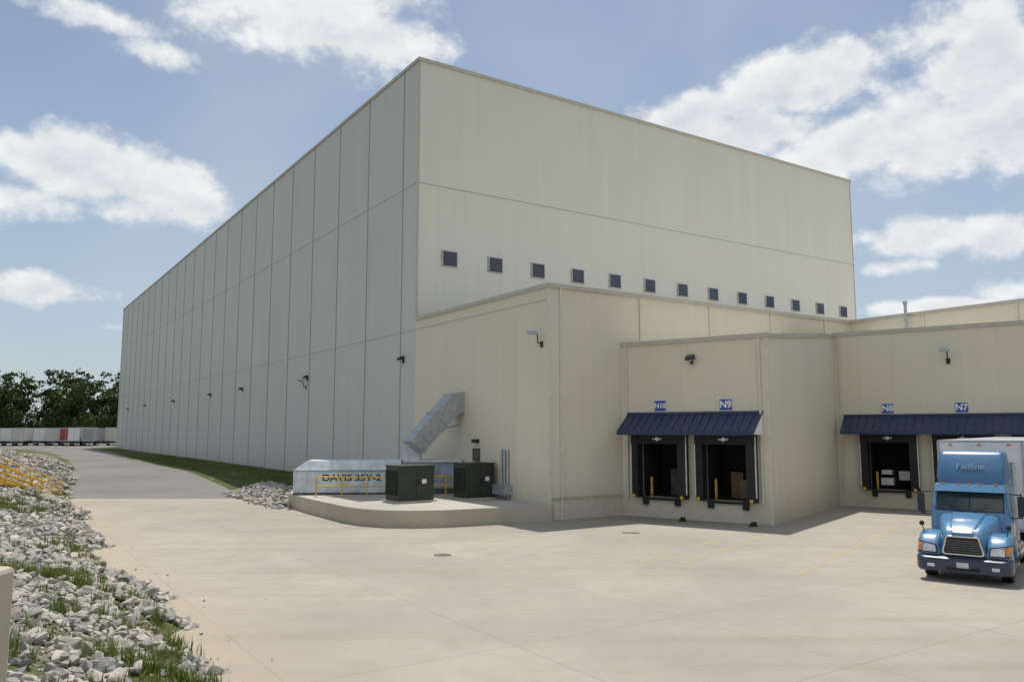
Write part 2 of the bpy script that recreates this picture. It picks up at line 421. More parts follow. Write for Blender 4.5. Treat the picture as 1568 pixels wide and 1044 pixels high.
    while x<x1:
        a.hexa([(x,-.07,zt2),(x+.03,-.07,zt2),(x+.03,-.07,zt2+.04),(x,-.07,zt2+.04),(x,-out,zl),(x+.03,-out,zl),(x+.03,-out,zl+.04),(x,-out,zl+.04)],M_navy,M)
        x+=.41
    a.box(x0-.02,x1+.02,-.1,-.002,zt2-.02,zt2+.1,M_navy,M)
    a.box(x0,x1,-out-.03,-out,zl-.16,zl+.02,M_navy,M)
    for xx in (x0,x1-.03):
        a.hexa([(xx,-.06,zl-.15),(xx+.03,-.06,zl-.15),(xx+.03,-out+.02,zl-.12),(xx,-out+.02,zl-.12),(xx,-.06,zt2-.07),(xx+.03,-.06,zt2-.07),(xx+.03,-out+.02,zl-.07),(xx,-out+.02,zl-.07)],M_white,M)  # end pieces coloured white to paint in the bright light on them
    a.make(name+'_awning',bld)
    return M
P0=(4.65,0); FD=(.35,-.937); RD=(.937,.35)
P1=(P0[0]+7.6*FD[0],P0[1]+7.6*FD[1]); P2=(P1[0]+11.9*RD[0],P1[1]+11.9*RD[1])
MA=face_docks(P0,'dock_a',7.6,8.8,(2.15,5.55),(.35,7.3),1,ret=(11.9,9.9))
MBm=face_docks(P2,'dock_b',14.0,9.95,(2.75,6.4,10.05),(.45,12),1)
Rx=Matrix.Rotation(rad(90),4,'X')
sg=MB()
for M,c,tx in ((MA,2.15,'N10'),(MA,5.55,'N9'),(MBm,2.75,'N8'),(MBm,6.4,'N7'),(MBm,10.05,'N6')):
    sg.box(c-.33,c+.33,-.03,-.003,5.22,5.78,M_offw,M); sg.box(c-.30,c+.30,-.04,-.0305,5.25,5.75,M_blue,M)
    text('sign_text_'+tx,tx,.46 if len(tx)==2 else .34,M_white,M@Matrix.Translation((c,-.045,5.5))@Rx,bld,bold=.04)
sg.make('dock_signs',bld)
wl=MB()
def lamp(M):
    wl.box(-.05,.05,-.12,.0,-.25,.05,M_plas,M); wl.hexa([(-.2,-.45,-.08),(.2,-.45,-.08),(.2,-.1,-.02),(-.2,-.1,-.02),(-.18,-.4,.1),(.18,-.4,.1),(.18,-.1,.22),(-.18,-.1,.22)],M_plas,M)
    wl.box(-.15,.15,-.42,-.15,-.1,-.081,M_offw,M)
def wallL(y,z): return Matrix.Translation((-.03,y,z))@Matrix.Rotation(rad(-90),4,'Z')
for yy,zz in ((16.1,8.9),(34.6,8.7),(55,8.6),(69,8.5),(91,8.4),(115,8.4),(134,8.2)): lamp(wallL(yy,zz))
lamp(MA@Matrix.Translation((3.9,0,7.75))); 
def swan(M):
    wl.cyl((0,0,-.35),(0,-.25,-.35),.03,M_plas,M); wl.cyl((0,-.25,-.35),(.0,-.3,.15),.03,M_plas,M); wl.cyl((0,-.3,.15),(-.1,-.5,.2),.04,M_plas,M)
    wl.box(-.32,.1,-.75,-.35,.08,.24,M_galv,M); wl.box(-.1,.1,-.05,0,-.55,-.25,M_plas,M)
swan(wallL(.55,8.9)); swan(MBm@Matrix.Translation((5.9,0,8.4))); swan(wallL(35,8.3))
wl.box(-.16,-.03,6.4,7.0,2.6,3.3,M_rust); wl.box(-.3,-.03,6.5,6.9,3.6,3.8,M_plas); wl.box(-.09,-.03,6.3,7.1,1.4,2.3,M_offw)
for q in (3.5,3.8,4.1): wl.cyl((-.12,q,.8),(-.12,q,3.3),.06,M_galv)
wl.box(-.5,-.05,3.2,4.4,1.0,1.5,M_galv)
wl.make('wall_fixtures',bld)
vp=MB(); vp.cyl((24.25,-4.1,9.5),(24.25,-4.1,12.0),.09,M_galv); vp.cyl((24.25,-4.1,12.0),(24.25,-4.1,12.2),.14,M_galv); vp.make('roof_vent_pipe',bld)

# ------------------------------------------------------------------ equipment pad
pad=MB()
pp=[(1.9,38.55),(-1.16,37.0),(-3.0,36.15),(-4.2,35.9),(-5.6,36.05),(-6.8,36.7),(-7.8,37.8),(-10.7,42.3),(-12.4,45.3),(-13.0,47.5),(-12.2,53),(-6,53),(2.5,40)]
pad.prism(list(reversed(pp)),-.3,.75,M_pad,M_padtop)
pad.make('equipment_pad',bevel=.03)
def transformer(loc,w,d,h):
    e=empty('electrical_transformer',loc,TH)
    b=MB(); b.box(-w/2,w/2,-d/2,d/2,.08,h-.06,M_green); b.box(-w/2-.05,w/2+.05,-d/2-.05,d/2+.05,h-.06,h,M_green)
    b.box(-w/2-.12,w/2+.12,-d/2-.12,d/2+.12,0,.08,M_pad)
    b.box(-.01,.01,-d/2-.012,-d/2-.001,.15,h-.1,M_black); b.box(.3,.55,-d/2-.012,-d/2-.001,h*.5,h*.5+.22,M_white)
    b.box(.08,.14,-d/2-.05,-d/2-.001,h*.45,h*.6,M_black)
    for k in range(9): b.box(-w/2-.1,-w/2-.001,-d/2+.2+k*(d-.4)/8,-d/2+.24+k*(d-.4)/8,.35,h-.25,M_green)
    b.make('enclosure',e,bevel=.015)
transformer((-5.15,40.7,.75),1.95,1.5,1.8)
transformer((-2.0,42.3,.75),1.7,1.3,1.85)
ct=empty('waste_container',(-12.1,44.6,.75),rad(4))
b=MB(); L=5.9; H=1.85
b.hexa([(0,0,.1),(L,0,.1),(L,2.3,.1),(0,2.3,.1),(0,0,H*.72),(L,0,H*.72),(L,2.3,H*.72),(0,2.3,H*.72)],M_cont)
b.hexa([(0,0,H*.722),(L,0,H*.722),(L,2.3,H*.722),(0,2.3,H*.722),(.7,.25,H),(L,.25,H),(L,2.05,H),(.7,2.05,H)],M_cont)
for k in (0,1,8,9): b.box(.1+k*.62,.15+k*.62,-.04,-.001,.1,H*.68,M_cont)
b.box(-.03,L+.03,-.07,2.37,H*.68,H*.719,M_contd); b.box(0,L,-.03,2.33,0,.1,M_rust)
b.box(-.05,-.001,.3,.36,.2,1.1,M_rust); b.box(-.05,-.001,1.6,1.66,.2,1.1,M_rust)
for k in (.6,5.2): b.cyl((k,-.05,.02),(k,.15,.02),.12,M_rust)
b.make('container_body',ct,bevel=.01)
text('container_text','DAVIS 35Y-2',.50,M_plas,Matrix.Translation((3.2,-.012,H*.49))@Matrix.Rotation(rad(90),4,'X')@Matrix.Diagonal((1.2,1,1,1)),ct,.004,.02)
cp=empty('compactor',(0,0,0)); b=MB()
Mc=rotz(rad(2),(-6.1,45.0,.75))
b.box(0,3.6,.2,1.9,.3,1.75,M_contd,Mc); b.box(.1,3.3,.1,2.0,1.75,1.9,M_cont,Mc); b.box(.0,.9,.15,1.95,1.9,2.75,M_cont,Mc)
b.box(0,3.6,.25,1.8,0,.3,M_rust,Mc); b.box(1.1,1.6,.02,.19,.9,1.5,M_rust,Mc)
b.make('compactor_body',cp,bevel=.015)
ch=empty('waste_chute',(0,0,0)); b=MB()
nL=Vector((-.834,-.552,0)); w=Vector((-.552,.834,0))
P=C0+w*8.7
secs=[(P+nL*-.05+Vector((0,0,5.9)),.72),(P+nL*.55+Vector((0,0,5.75)),.72),(P+nL*1.5+Vector((0,0,4.85)),.66),(P+nL*2.5+Vector((0,0,3.85)),.62),(P+nL*2.9+Vector((0,0,3.4)),.66)]
dirs=[nL,(nL+Vector((0,0,-.4))).normalized(),(nL+Vector((0,0,-1))).normalized(),(nL+Vector((0,0,-1))).normalized(),(nL*.7+Vector((0,0,-1))).normalized()]
rings=[]
for (c,h),dv in zip(secs,dirs):
    up=w.cross(dv).normalized(); 
    if up.z<0: up=-up
    rings.append([tuple(c+w*h*.8+up*h*.8),tuple(c-w*h*.8+up*h*.8),tuple(c-w*h*.8-up*h*.8),tuple(c+w*h*.8-up*h*.8)])
b.loft(rings,M_galv,smooth=False)
for (c,h),dv in list(zip(secs,dirs))[0:]:
    up=w.cross(dv).normalized(); h2=h*.86
    r1=[tuple(c+dv*s_+w*a_*h2+up*b_*h2) for s_ in (-.035,.035) for a_,b_ in ((1,1),(-1,1),(-1,-1),(1,-1))]
    b.hexa(r1,M_galv)
b.cyl(tuple(P+nL*.0+Vector((0,0,4.6))),tuple(P+nL*1.4+Vector((0,0,4.3))),.04,M_galv)
b.make('duct',ch)
def railing(name,pts,h=1.05,m=M_yel,r=.035,rails=(1.0,.55),step=1.5):
    e=empty(name); b=MB()
    for a,c in zip(pts[:-1],pts[1:]):
        a=Vector(a);c=Vector(c); n=max(1,round((c-a).length/step))
        for k in range(n+1):
            p=a.lerp(c,k/n); b.cyl(p,p+Vector((0,0,h)),r,m,n=10)
        for f in rails: b.cyl(a+Vector((0,0,h*f)),c+Vector((0,0,h*f)),r,m,n=10)
    b.make('rails',e)
railing('safety_railing',[(-10.5,43.3,.75),(-6.3,42.9,.75)])
railing('safety_railing',[(-4.6,44.0,.75),(-2.6,44.0,.75)],step=1)
bl=empty('bollard',(0,0,0)); b=MB()
for x,y in ((-9.0,50.5),(-8.4,50.7)): b.cyl((x,y,.7),(x,y,1.9),.09,M_yel)
b.make('posts',bl)
st=empty('bank_stairs'); b=MB()
p0=Vector((-27.9,50.0,.05)); p1=Vector((-25.9,39.0,2.35)); p2=Vector((-22.0,29.0,2.75))
side=Vector((-1.15,.0,0))
for a,c in ((p0,p1),(p1,p2)):
    for s_ in (Vector((0,0,0)),side):
        n=7
        for k in range(n+1):
            p=(a+s_).lerp(c+s_,k/n); b.cyl(p-Vector((0,0,.3)),p+Vector((0,0,1.05)),.035,M_yel,n=8)
        for f in (1.05,.7,.35,.08): b.cyl(a+s_+Vector((0,0,f)),c+s_+Vector((0,0,f)),.035,M_yel,n=8)
n=26
for k in range(n):
    p=p0.lerp(p1,(k+.5)/n); b.box(p.x-1.15,p.x,p.y-.16,p.y+.16,p.z-.02,p.z+.03,M_yel)
b.make('stair_frame',st)

cb=MB(); cb.box(-6.2,-3.76,4.6,6.2,0.5,3.28,M_wallc); cb.make('concrete_block_wall',bevel=.04)

mk=MB()
Ab=Matrix.Translation(C0)@Matrix.Rotation(TH,4,'Z')
M_yelp=mat('worn_yellow_line',(.40,.325,.18),.8,var=.25,scale=9)
def paint(M,t,d0,d1,w=.09): mk.box(t-w/2,t+w/2,-d1,-d0,.0,.004,M_yelp,Ab@M)
for t in (.4,3.9,7.4): paint(MA,t,5,13)
for t in (.9,4.6,8.2,11.9,15.5): paint(MBm,t,8,24)
mk.make('parking_lines')
mh=MB(); mh.cyl((-2.4,28.2,0),(-2.4,28.2,.012),.32,M_rust,n=28); mh.cyl((-2.4,28.2,0),(-2.4,28.2,.006),.42,M_wallc,n=28); mh.make('manhole_cover')
dr=MB()
for x,y in ((5.0,34.2),(17.4,33.6)): 
    dr.box(x-.35,x+.35,y-.2,y+.2,0,.008,M_rust)
dr.make('drain_grate')
wc=MB()
for t in (4.0,7.4):
    p=Ab@MA@Vector((t-.4,-.9,0)); wc.hexa([(p.x-.18,p.y-.1,0),(p.x+.18,p.y-.1,0),(p.x+.18,p.y+.12,0),(p.x-.18,p.y+.12,0),(p.x-.05,p.y-.08,.2),(p.x+.12,p.y-.08,.2),(p.x+.12,p.y+.1,.2),(p.x-.05,p.y+.1,.2)],M_black)
wc.make('wheel_chocks')

# ------------------------------------------------------------------ truck
tr=empty('semi_truck',(12.8,23.15,0),rad(-37.5)); tr.scale=(.94,1,1)
def rr(cx,hw,z0,z1,r,y,n=4,hwt=None):
    hwt=hw if hwt is None else hwt; pts=[]
    for (sx,sz,a0) in ((1,1,0),(-1,1,90),(-1,-1,180),(1,-1,270)):
        h=hwt if sz>0 else hw
        ccx=cx+sx*(h-r); ccz=(z1-r) if sz>0 else (z0+r)
        for k in range(n+1):
            a=rad(a0+90*k/n); pts.append((ccx+r*math.cos(a),y,ccz+r*math.sin(a)))
    return pts
def rxy(hw,y0,y1,z,r,n=4):
    pts=[]
    for sx,sy,a0 in ((1,1,0),(-1,1,90),(-1,-1,180),(1,-1,270)):
        cx=sx*(hw-r); cy=(y1-r) if sy>0 else (y0+r)
        for k in range(n+1):
            a=rad(a0+90*k/n); pts.append((cx+r*math.cos(a),cy+r*math.sin(a),z))
    return pts
b=MB()
b.loft([rr(0,.60,.72,1.30,.1,.10,hwt=.50),rr(0,.66,.70,1.46,.16,.22,hwt=.58),rr(0,.74,.70,1.60,.2,.7,hwt=.68),rr(0,.86,.72,1.72,.22,1.2,hwt=.80),rr(0,.98,.75,1.84,.22,1.75,hwt=.92)],M_tblue)
b.loft([rr(0,.40,1.2,1.38,.05,.12,hwt=.3),rr(0,.46,1.3,1.55,.06,.35,hwt=.36),rr(0,.52,1.5,1.76,.06,1.1,hwt=.44),rr(0,.6,1.6,1.88,.06,1.74,hwt=.52)],M_tblue)
for s in (-1,1):
    c=s*.93
    b.loft([rr(c,.32,.70,1.02,.10,.06,hwt=.26),rr(c,.345,.70,1.18,.14,.2,hwt=.30),rr(c,.355,.92,1.29,.14,.42,hwt=.32),rr(c,.36,1.10,1.35,.12,.8,hwt=.33),rr(c,.36,1.06,1.33,.12,1.2,hwt=.33),rr(c,.35,.80,1.24,.14,1.5,hwt=.32),rr(c,.33,.55,1.12,.1,1.72,hwt=.3)],M_tblue)
b.make('hood',tr)
b=MB()
b.loft([rr(0,1.12,.30,.66,.1,-.12),rr(0,1.22,.28,.70,.1,-.05),rr(0,1.29,.28,.72,.1,.12),rr(0,1.29,.30,.72,.1,.42)],M_tblue2)
b.box(-.45,.45,-.135,-.121,.34,.44,M_black); b.box(-.16,.16,-.15,-.136,.43,.58,M_plate)
for s in (-1,1): b.box(s*.86-.10,s*.86+.10,-.13,-.1,.41,.50,M_lamp); b.box(s*.6-.03,s*.6+.03,-.18,-.12,.33,.4,M_rust)
b.box(-1.15,1.15,.05,.25,.68,.74,M_black)
b.loft([rr(0,.56,.76,1.28,.08,.045,hwt=.46),rr(0,.58,.74,1.31,.08,.13,hwt=.48)],M_chrome)
b.loft([rr(0,.52,.79,1.25,.06,.036,hwt=.43),rr(0,.52,.79,1.25,.06,.05,hwt=.43)],M_black)
for k in range(6): b.box(-.48+.007*k,.48-.007*k,.028,.035,.85+.062*k,.858+.062*k,M_galv)
for s in (-1,1):
    # swept headlamp: black bezel, then lens just proud of it
    b.hexa([(s*.68,.015,.78),(s*1.20,.035,.78),(s*1.27,.3,.78),(s*.68,.3,.78),(s*.72,.04,1.02),(s*1.18,.10,1.10),(s*1.26,.34,1.12),(s*.72,.3,1.02)],M_plas)
    b.hexa([(s*.72,.002,.81),(s*1.10,.018,.81),(s*1.10,.25,.81),(s*.72,.25,.81),(s*.75,.024,.99),(s*1.09,.075,1.05),(s*1.09,.28,1.05),(s*.75,.25,.99)],M_lamp)
    b.hexa([(s*1.12,.012,.83),(s*1.21,.03,.83),(s*1.28,.28,.83),(s*1.12,.28,.83),(s*1.11,.07,1.05),(s*1.19,.09,1.06),(s*1.27,.3,1.06),(s*1.11,.3,1.05)],M_amb)
b.make('front_end',tr,bevel=.006)
b=MB()
b.loft([rxy(1.10,1.55,3.5,.75,.15),rxy(1.14,1.55,3.5,1.3,.18),rxy(1.13,1.58,3.5,1.82,.2),rxy(1.07,1.98,3.5,2.46,.2),rxy(1.0,2.12,3.48,2.66,.2),rxy(.8,2.3,3.4,2.72,.2)],M_tblue)
b.loft([rxy(.96,2.12,3.42,2.64,.14),rxy(1.0,2.16,3.44,2.85,.14),rxy(.99,2.36,3.45,3.2,.14),rxy(.96,2.58,3.46,3.52,.14),rxy(.93,2.66,3.46,3.60,.13),rxy(.85,2.80,3.46,3.64,.12)],M_tblue3)
b.make('cab',tr)
b=MB()
def wy(z): return 1.58+(z-1.82)/(2.46-1.82)*.40
def pane(x0,x1,z0,z1,m,o=.015):
    b.hexa([(x0,wy(z0)-o,z0),(x1,wy(z0)-o,z0),(x1,wy(z0)+.02,z0),(x0,wy(z0)+.02,z0),(x0*.96,wy(z1)-o,z1),(x1*.96,wy(z1)-o,z1),(x1*.96,wy(z1)+.02,z1),(x0*.96,wy(z1)+.02,z1)],m)
pane(-.98,.98,1.86,2.42,M_plas,.008); pane(-.94,-.02,1.89,2.40,M_wsh); pane(.02,.94,1.89,2.40,M_wsh)
for s in (-1,1):
    b.hexa([(s*1.12,2.05,1.85),(s*1.145,2.05,1.85),(s*1.145,2.85,1.85),(s*1.12,2.85,1.85),(s*1.06,2.2,2.4),(s*1.09,2.2,2.4),(s*1.09,2.85,2.4),(s*1.06,2.85,2.4)],M_wsh)
    b.cyl((s*.1,1.53,1.86),(s*.55,1.62,2.1),.012,M_black)
    b.box(s*1.42-.1,s*1.42+.1,1.72,1.85,1.78,2.35,M_plas); b.box(s*1.42-.08,s*1.42+.08,1.851,1.857,1.82,2.3,M_chrome)
    b.cyl((s*1.1,1.85,2.42),(s*1.42,1.8,2.4),.025,M_plas); b.cyl((s*1.13,1.75,1.72),(s*1.42,1.8,1.75),.025,M_plas); b.cyl((s*1.42,1.8,1.7),(s*1.42,1.8,2.45),.02,M_plas)
    b.cyl((s*1.12,.55,1.3),(s*1.18,.5,1.55),.015,M_plas); b.cyl((s*1.18,.5,1.55),(s*1.18,.56,1.55),.07,M_plas)
    b.box(s*1.145-.004,s*1.145+.004,2.0,2.01,.9,1.8,M_plas)
b.hexa([(-1.0,1.72,2.44),(1.0,1.72,2.44),(1.06,2.02,2.48),(-1.06,2.02,2.48),(-.98,1.86,2.62),(.98,1.86,2.62),(1.02,2.15,2.66),(-1.02,2.15,2.66)],M_tblue)
for x in (-.75,-.3,0,.3,.75): b.box(x-.04,x+.04,1.88,1.96,2.64,2.68,M_amb)
for s in (-1,1):
    b.cyl((s*.98,2.3,.62),(s*.98,3.9,.62),.30,M_chrome,n=20); b.box(s*1.0-.22,s*1.0+.22,1.9,2.3,.35,.42,M_galv); b.box(s*1.0-.22,s*1.0+.22,1.9,2.3,.62,.68,M_galv)
b.cyl((1.05,3.65,.9),(1.05,3.65,3.3),.085,M_galv); b.cyl((-1.05,3.65,.9),(-1.05,3.65,3.3),.085,M_galv)
b.box(-.45,-.3,.3,7.2,.55,.85,M_black); b.box(.3,.45,.3,7.2,.55,.85,M_black)
b.make('cab_details',tr)
text('fairing_text','Fastline',.27,M_tlogo,Matrix.Translation((0,2.33,3.16))@Matrix.Rotation(rad(60),4,'X'),tr,.03,.0)
b=MB()
def wheel(x,y,r=.5,w=.28,s=1):
    b.cyl((x-w/2,y,r),(x+w/2,y,r),r,M_black,n=28); xo=x+s*(w/2)
    b.cyl((xo-.01*s,y,r),(xo+.012*s,y,r),r*.62,M_galv,n=24); b.cyl((xo,y,r),(xo+.08*s,y,r),r*.22,M_chrome,n=14)
for s in (-1,1):
    wheel(s*1.04,.95,s=s)
    for yy in (5.4,6.7): wheel(s*.98,yy,w=.55,s=s)
    for yy in (16.6,17.9): wheel(s*.98,yy,w=.55,s=s)
b.box(-1,1,.9,1.0,.42,.55,M_black)
b.make('wheels',tr)
b=MB()
b.box(-1.30,1.30,4.5,19.5,1.15,3.9,M_white)
b.box(-1.32,1.32,4.48,19.52,3.9,3.96,M_galv); b.box(-1.32,1.32,4.48,19.52,1.05,1.15,M_galv)
for x in (-1.30,1.30): 
    b.box(x-.035,x+.035,4.46,4.52,1.16,3.89,M_galv)
k=5.1
while k<19.4:
    for s in (-1,1): b.box(s*1.305-.008,s*1.305+.008,k,k+.03,1.2,3.85,M_galv)
    k+=.61
b.box(-1.1,1.1,6,7.4,.9,1.05,M_black); b.box(.9,1.0,10.6,10.75,.3,1.05,M_galv); b.box(-1.0,-.9,10.6,10.75,.3,1.05,M_galv)
b.box(-.9,.9,16.0,18.5,.75,1.05,M_black)
for x in (-.9,0,.9): b.box(x-.05,x+.05,4.45,4.48,3.78,3.84,M_amb)
b.make('trailer_box',tr)

# ------------------------------------------------------------------ distant trailers
def dist_trailer(x,y,col,h=4.0,w=2.55):
    e=empty('parked_trailer',(x,y,.75),rad(random.uniform(-3,3)+14)); b=MB()
    b.box(-w/2,w/2,0,13,1.1,h,col); b.box(-w/2-.03,w/2+.03,-.03,0,1.0,h+.03,M_galv); b.box(-w/2+.12,-.03,-.05,-.031,1.2,h-.15,col); b.box(.03,w/2-.12,-.05,-.031,1.2,h-.15,col)
    for s in (-1,1):
        b.cyl((s*1.2-.3*s,1.6,.5),(s*1.2,1.6,.5),.5,M_black); b.cyl((s*1.2-.3*s,2.9,.5),(s*1.2,2.9,.5),.5,M_black)
    b.box(-1.1,1.1,-.02,.1,.5,.62,M_galv); b.box(-.1,.1,11,11.2,0,1.1,M_galv); b.make('box_body',e)
M_gt=mat('grey_trailer',(.32,.33,.34),.6); M_tt=mat('old_white_trailer',(.55,.54,.50),.6)
x=-92.5; k=0
while x>-152:
    col=M_red if k==3 else random.choice([M_white,M_tt,M_tt,M_offw,M_gt] if x>-125 else [M_gt,M_gt,M_tt])
    dist_trailer(x,183+random.uniform(-2.5,2.5)+ (x+92)*.12,col,random.choice([4.0,4.0,3.8,4.1])); x-=2.95+random.choice([0,0,.6,.9]); k+=1

# ------------------------------------------------------------------ rocks
protos=[]
for k in range(16):
    bm=bmesh.new(); 
    for q in range(16):
        v=Vector((random.gauss(0,1),random.gauss(0,1),random.gauss(0,1))).normalized()*random.uniform(.75,1.05)
        bm.verts.new((v.x,v.y*random.uniform(.65,.9),v.z*.66))
    r=bmesh.ops.convex_hull(bm,input=bm.verts)
    bmesh.ops.delete(bm,geom=[g for g in r['geom_interior'] if isinstance(g,bmesh.types.BMVert)],context='VERTS')
    bmesh.ops.triangulate(bm,faces=bm.faces); bm.verts.index_update()
    protos.append((np.array([v.co[:] for v in bm.verts]),np.array([[v.index for v in f.verts] for f in bm.faces]))); bm.free()
def rocks(name,pts,sizes):
    Vs=[];Fs=[];T=[];o=0
    for (x,y,z),s in zip(pts,sizes):
        pv,pf=protos[random.randrange(16)]
        R=np.array(Euler((random.uniform(-.6,.6),random.uniform(-.6,.6),random.uniform(0,6.28))).to_matrix())
        v=(pv*np.array([1,random.uniform(.6,1),random.uniform(.7,1.1)]))@R.T*s+np.array([x,y,z+s*.25])
        Vs.append(v);Fs.append(pf+o);o+=len(v); T.append(np.full(len(v),random.random()))
    return big_mesh(name,np.concatenate(Vs),np.concatenate(Fs),M_rock,('tone',np.concatenate(T)))
def scatter(n,x0,x1,y0,y1,dmax,smin,smax,grassy=.22,pw=3):
    xx=np.random.uniform(x0,x1,n*4); yy=np.random.uniform(y0,y1,n*4)
    z,d=terr(xx,yy); g=pn(xx*.9+5,yy*.9)
    ok=(d>-.15)&(d<dmax)&((g<grassy)|(np.random.rand(len(xx))<.10))
    xx,yy,z=xx[ok][:n],yy[ok][:n],z[ok][:n]
    s=smin+(smax-smin)*np.random.rand(len(xx))**pw
    return list(zip(xx,yy,z)),list(s)
P_,S_=[],[]
for a in ((13000,-16,1,4,20,8,.035,.22),(9000,-26,-6,18,32,9,.05,.26),(8000,-36,-12,30,52,9,.07,.30),(5000,-60,-26,48,80,8,.10,.34)):
    p,s=scatter(*a); P_+=p;S_+=s
xx=np.random.uniform(-28,0,900); yy=np.random.uniform(9,50,900); z,d=terr(xx,yy); ok=(d<0)&(d>-1.3)&(np.random.rand(900)<.5)
P_+=list(zip(xx[ok],yy[ok],np.full(ok.sum(),.0))); S_+=list(np.random.uniform(.02,.07,ok.sum()))
rocks('riprap_rocks',P_,S_)
P_,S_=[],[]
for k in range(1500):
    t=random.random(); a=Vector((-19.5,56)).lerp(Vector((-12.6,45.2)),t); a2=a+Vector((random.uniform(-.6,2.6),random.gauss(0,.5)))
    P_.append((a2.x,a2.y,.02+.55*max(0,min(1,(a2.x-a.x)/2)))); S_.append(random.uniform(.08,.26))
rocks('riprap_edge',P_,S_)

# ------------------------------------------------------------------ grass tufts
def tufts(name,pts,h0,h1,nb):
    Vs=[]
    for (x,y,z) in pts:
        hs=random.uniform(.5,1.25)
        for k in range(nb):
            a=random.uniform(0,6.28); r=random.uniform(0,.18); h=random.uniform(h0,h1)*hs; w=random.uniform(.005,.012)
            bx,by=x+r*math.cos(a),y+r*math.sin(a); ln=random.uniform(.1,.8)*h; a2=random.uniform(0,6.28)
            ca,sa=math.cos(a2),math.sin(a2)
            m=(bx+ca*ln*.35,by+sa*ln*.35,z+h*.6); t=(bx+ca*ln,by+sa*ln,z+h)
            Vs+= [(bx-sa*w,by+ca*w,z-.03),(bx+sa*w,by-ca*w,z-.03),m,(m[0]-sa*w,m[1]+ca*w,m[2]),(m[0]+sa*w*.8,m[1]-ca*w*.8,m[2]),t]
    V=np.array(Vs); k=len(V)//6; o=np.arange(k)[:,None]*6
    F=np.concatenate([o+np.array([[0,1,4]]),o+np.array([[0,4,3]]),o+np.array([[3,4,5]])])
    return big_mesh(name,V,F,M_grass)
def gpts(n,x0,x1,y0,y1,dmin,dmax,th):
    xx=np.random.uniform(x0,x1,n*5); yy=np.random.uniform(y0,y1,n*5); z,d=terr(xx,yy); g=pn(xx*.9+5,yy*.9)
    ok=(d>dmin)&(d<dmax)&((g>th)|(np.random.rand(len(xx))<.04)); return list(zip(xx[ok][:n],yy[ok][:n],z[ok][:n]))
G=gpts(1700,-16,0,4,20,.2,8,.22)+gpts(1200,-30,-8,18,36,.3,9,.24)+gpts(600,-40,-14,34,54,.5,9,.26)
tufts('bank_grass',G,.07,.36,15)
G=[]
for k in range(4200):
    s=random.uniform(13,90); off=random.uniform(.05,1)*min(8,2+s*.11)
    p=C0+w*s+nL*off
    if p.y>53: G.append((p.x,p.y,float(base(p.y))-.07))
tufts('verge_grass',G,.06,.24,7)

# ------------------------------------------------------------------ treeline
Vs=[];tb=MB()
for k in range(50):
    x=-222+k*3.2+random.uniform(-2,2); y=222+random.uniform(-6,22)
    H=random.uniform(17,22)+ (3.0 if (k%7==2) else 0)
    cz=H*.56; rx=random.uniform(4.2,6.2); rz=H*.44
    tb.cyl((x,y,0),(x,y,H*.6),.35,M_bark,n=7,r2=.15)
    for q in range(4):
        a=random.uniform(0,6.28); tb.cyl((x,y,H*.3+q),(x+3*math.cos(a),y+3*math.sin(a),H*.55+q),.14,M_bark,n=5,r2=.05)
    for q in range(42):
        a=random.uniform(0,6.28); u=random.uniform(-1,1); r=random.uniform(.3,1)
        sq=math.sqrt(1-u*u); r0=random.uniform(1.0,2.0)
        n=38; d=np.random.normal(size=(n,3)); d/=np.linalg.norm(d,axis=1)[:,None]; d*=(np.random.rand(n,1)**.4)*r0
        ce=d*np.array([1.2,1.2,.75])+np.array([x+rx*r*sq*math.cos(a),y+rx*r*sq*math.sin(a),cz+rz*r*u])
        u=np.random.normal(size=(n,3)); u/=np.linalg.norm(u,axis=1)[:,None]; v=np.cross(u,np.random.normal(size=(n,3))); v/=np.linalg.norm(v,axis=1)[:,None]
        s=np.random.uniform(.28,.58,(n,1))
        Vs.append(np.stack([ce-u*s,ce+v*s*.7,ce+u*s,ce-v*s*.7],1).reshape(-1,3))
V=np.concatenate(Vs); F=np.arange(len(V)).reshape(-1,4)
tl=big_mesh('treeline',V,F,M_leaf,tri=4)
n=30000
xx=np.random.uniform(-225,-50,n); yy=np.random.uniform(214,222,n); zz=np.random.rand(n)**.8*(7+2*np.sin(xx*.5)+1.5*np.sin(xx*1.7))+.6
ce=np.stack([xx,yy,zz],1); u=np.random.normal(size=(n,3)); u/=np.linalg.norm(u,axis=1)[:,None]; v=np.cross(u,np.random.normal(size=(n,3))); v/=np.linalg.norm(v,axis=1)[:,None]
s=np.random.uniform(.3,.6,(n,1)); V=np.stack([ce-u*s,ce+v*s*.7,ce+u*s,ce-v*s*.7],1).reshape(-1,3)
us=big_mesh('understory',V,np.arange(len(V)).reshape(-1,4),M_leaf,tri=4); us.parent=tl
tk=tb.make('trunks',tl)

# ------------------------------------------------------------------ camera
cam=D.cameras.new('camera'); co=D.objects.new('camera',cam); C.collection.objects.link(co)
cam.sensor_width=36; cam.lens=28.0; cam.clip_end=6000; cam.clip_start=.1
PITCH=6.37
co.location=(0,0,4.3); co.rotation_euler=(rad(90+PITCH),0,0); scene.camera=co

# ------------------------------------------------------------------ light
el=rad(69.8); az=rad(8)
S=Vector((math.sin(az)*math.cos(el),math.cos(az)*math.cos(el),math.sin(el)))
sl=D.lights.new('sun','SUN'); sl.energy=4.1; sl.angle=rad(.53); sl.color=(1,.95,.87)
so=D.objects.new('sun',sl); C.collection.objects.link(so); so.rotation_euler=(-S).to_track_quat('-Z','Y').to_euler()

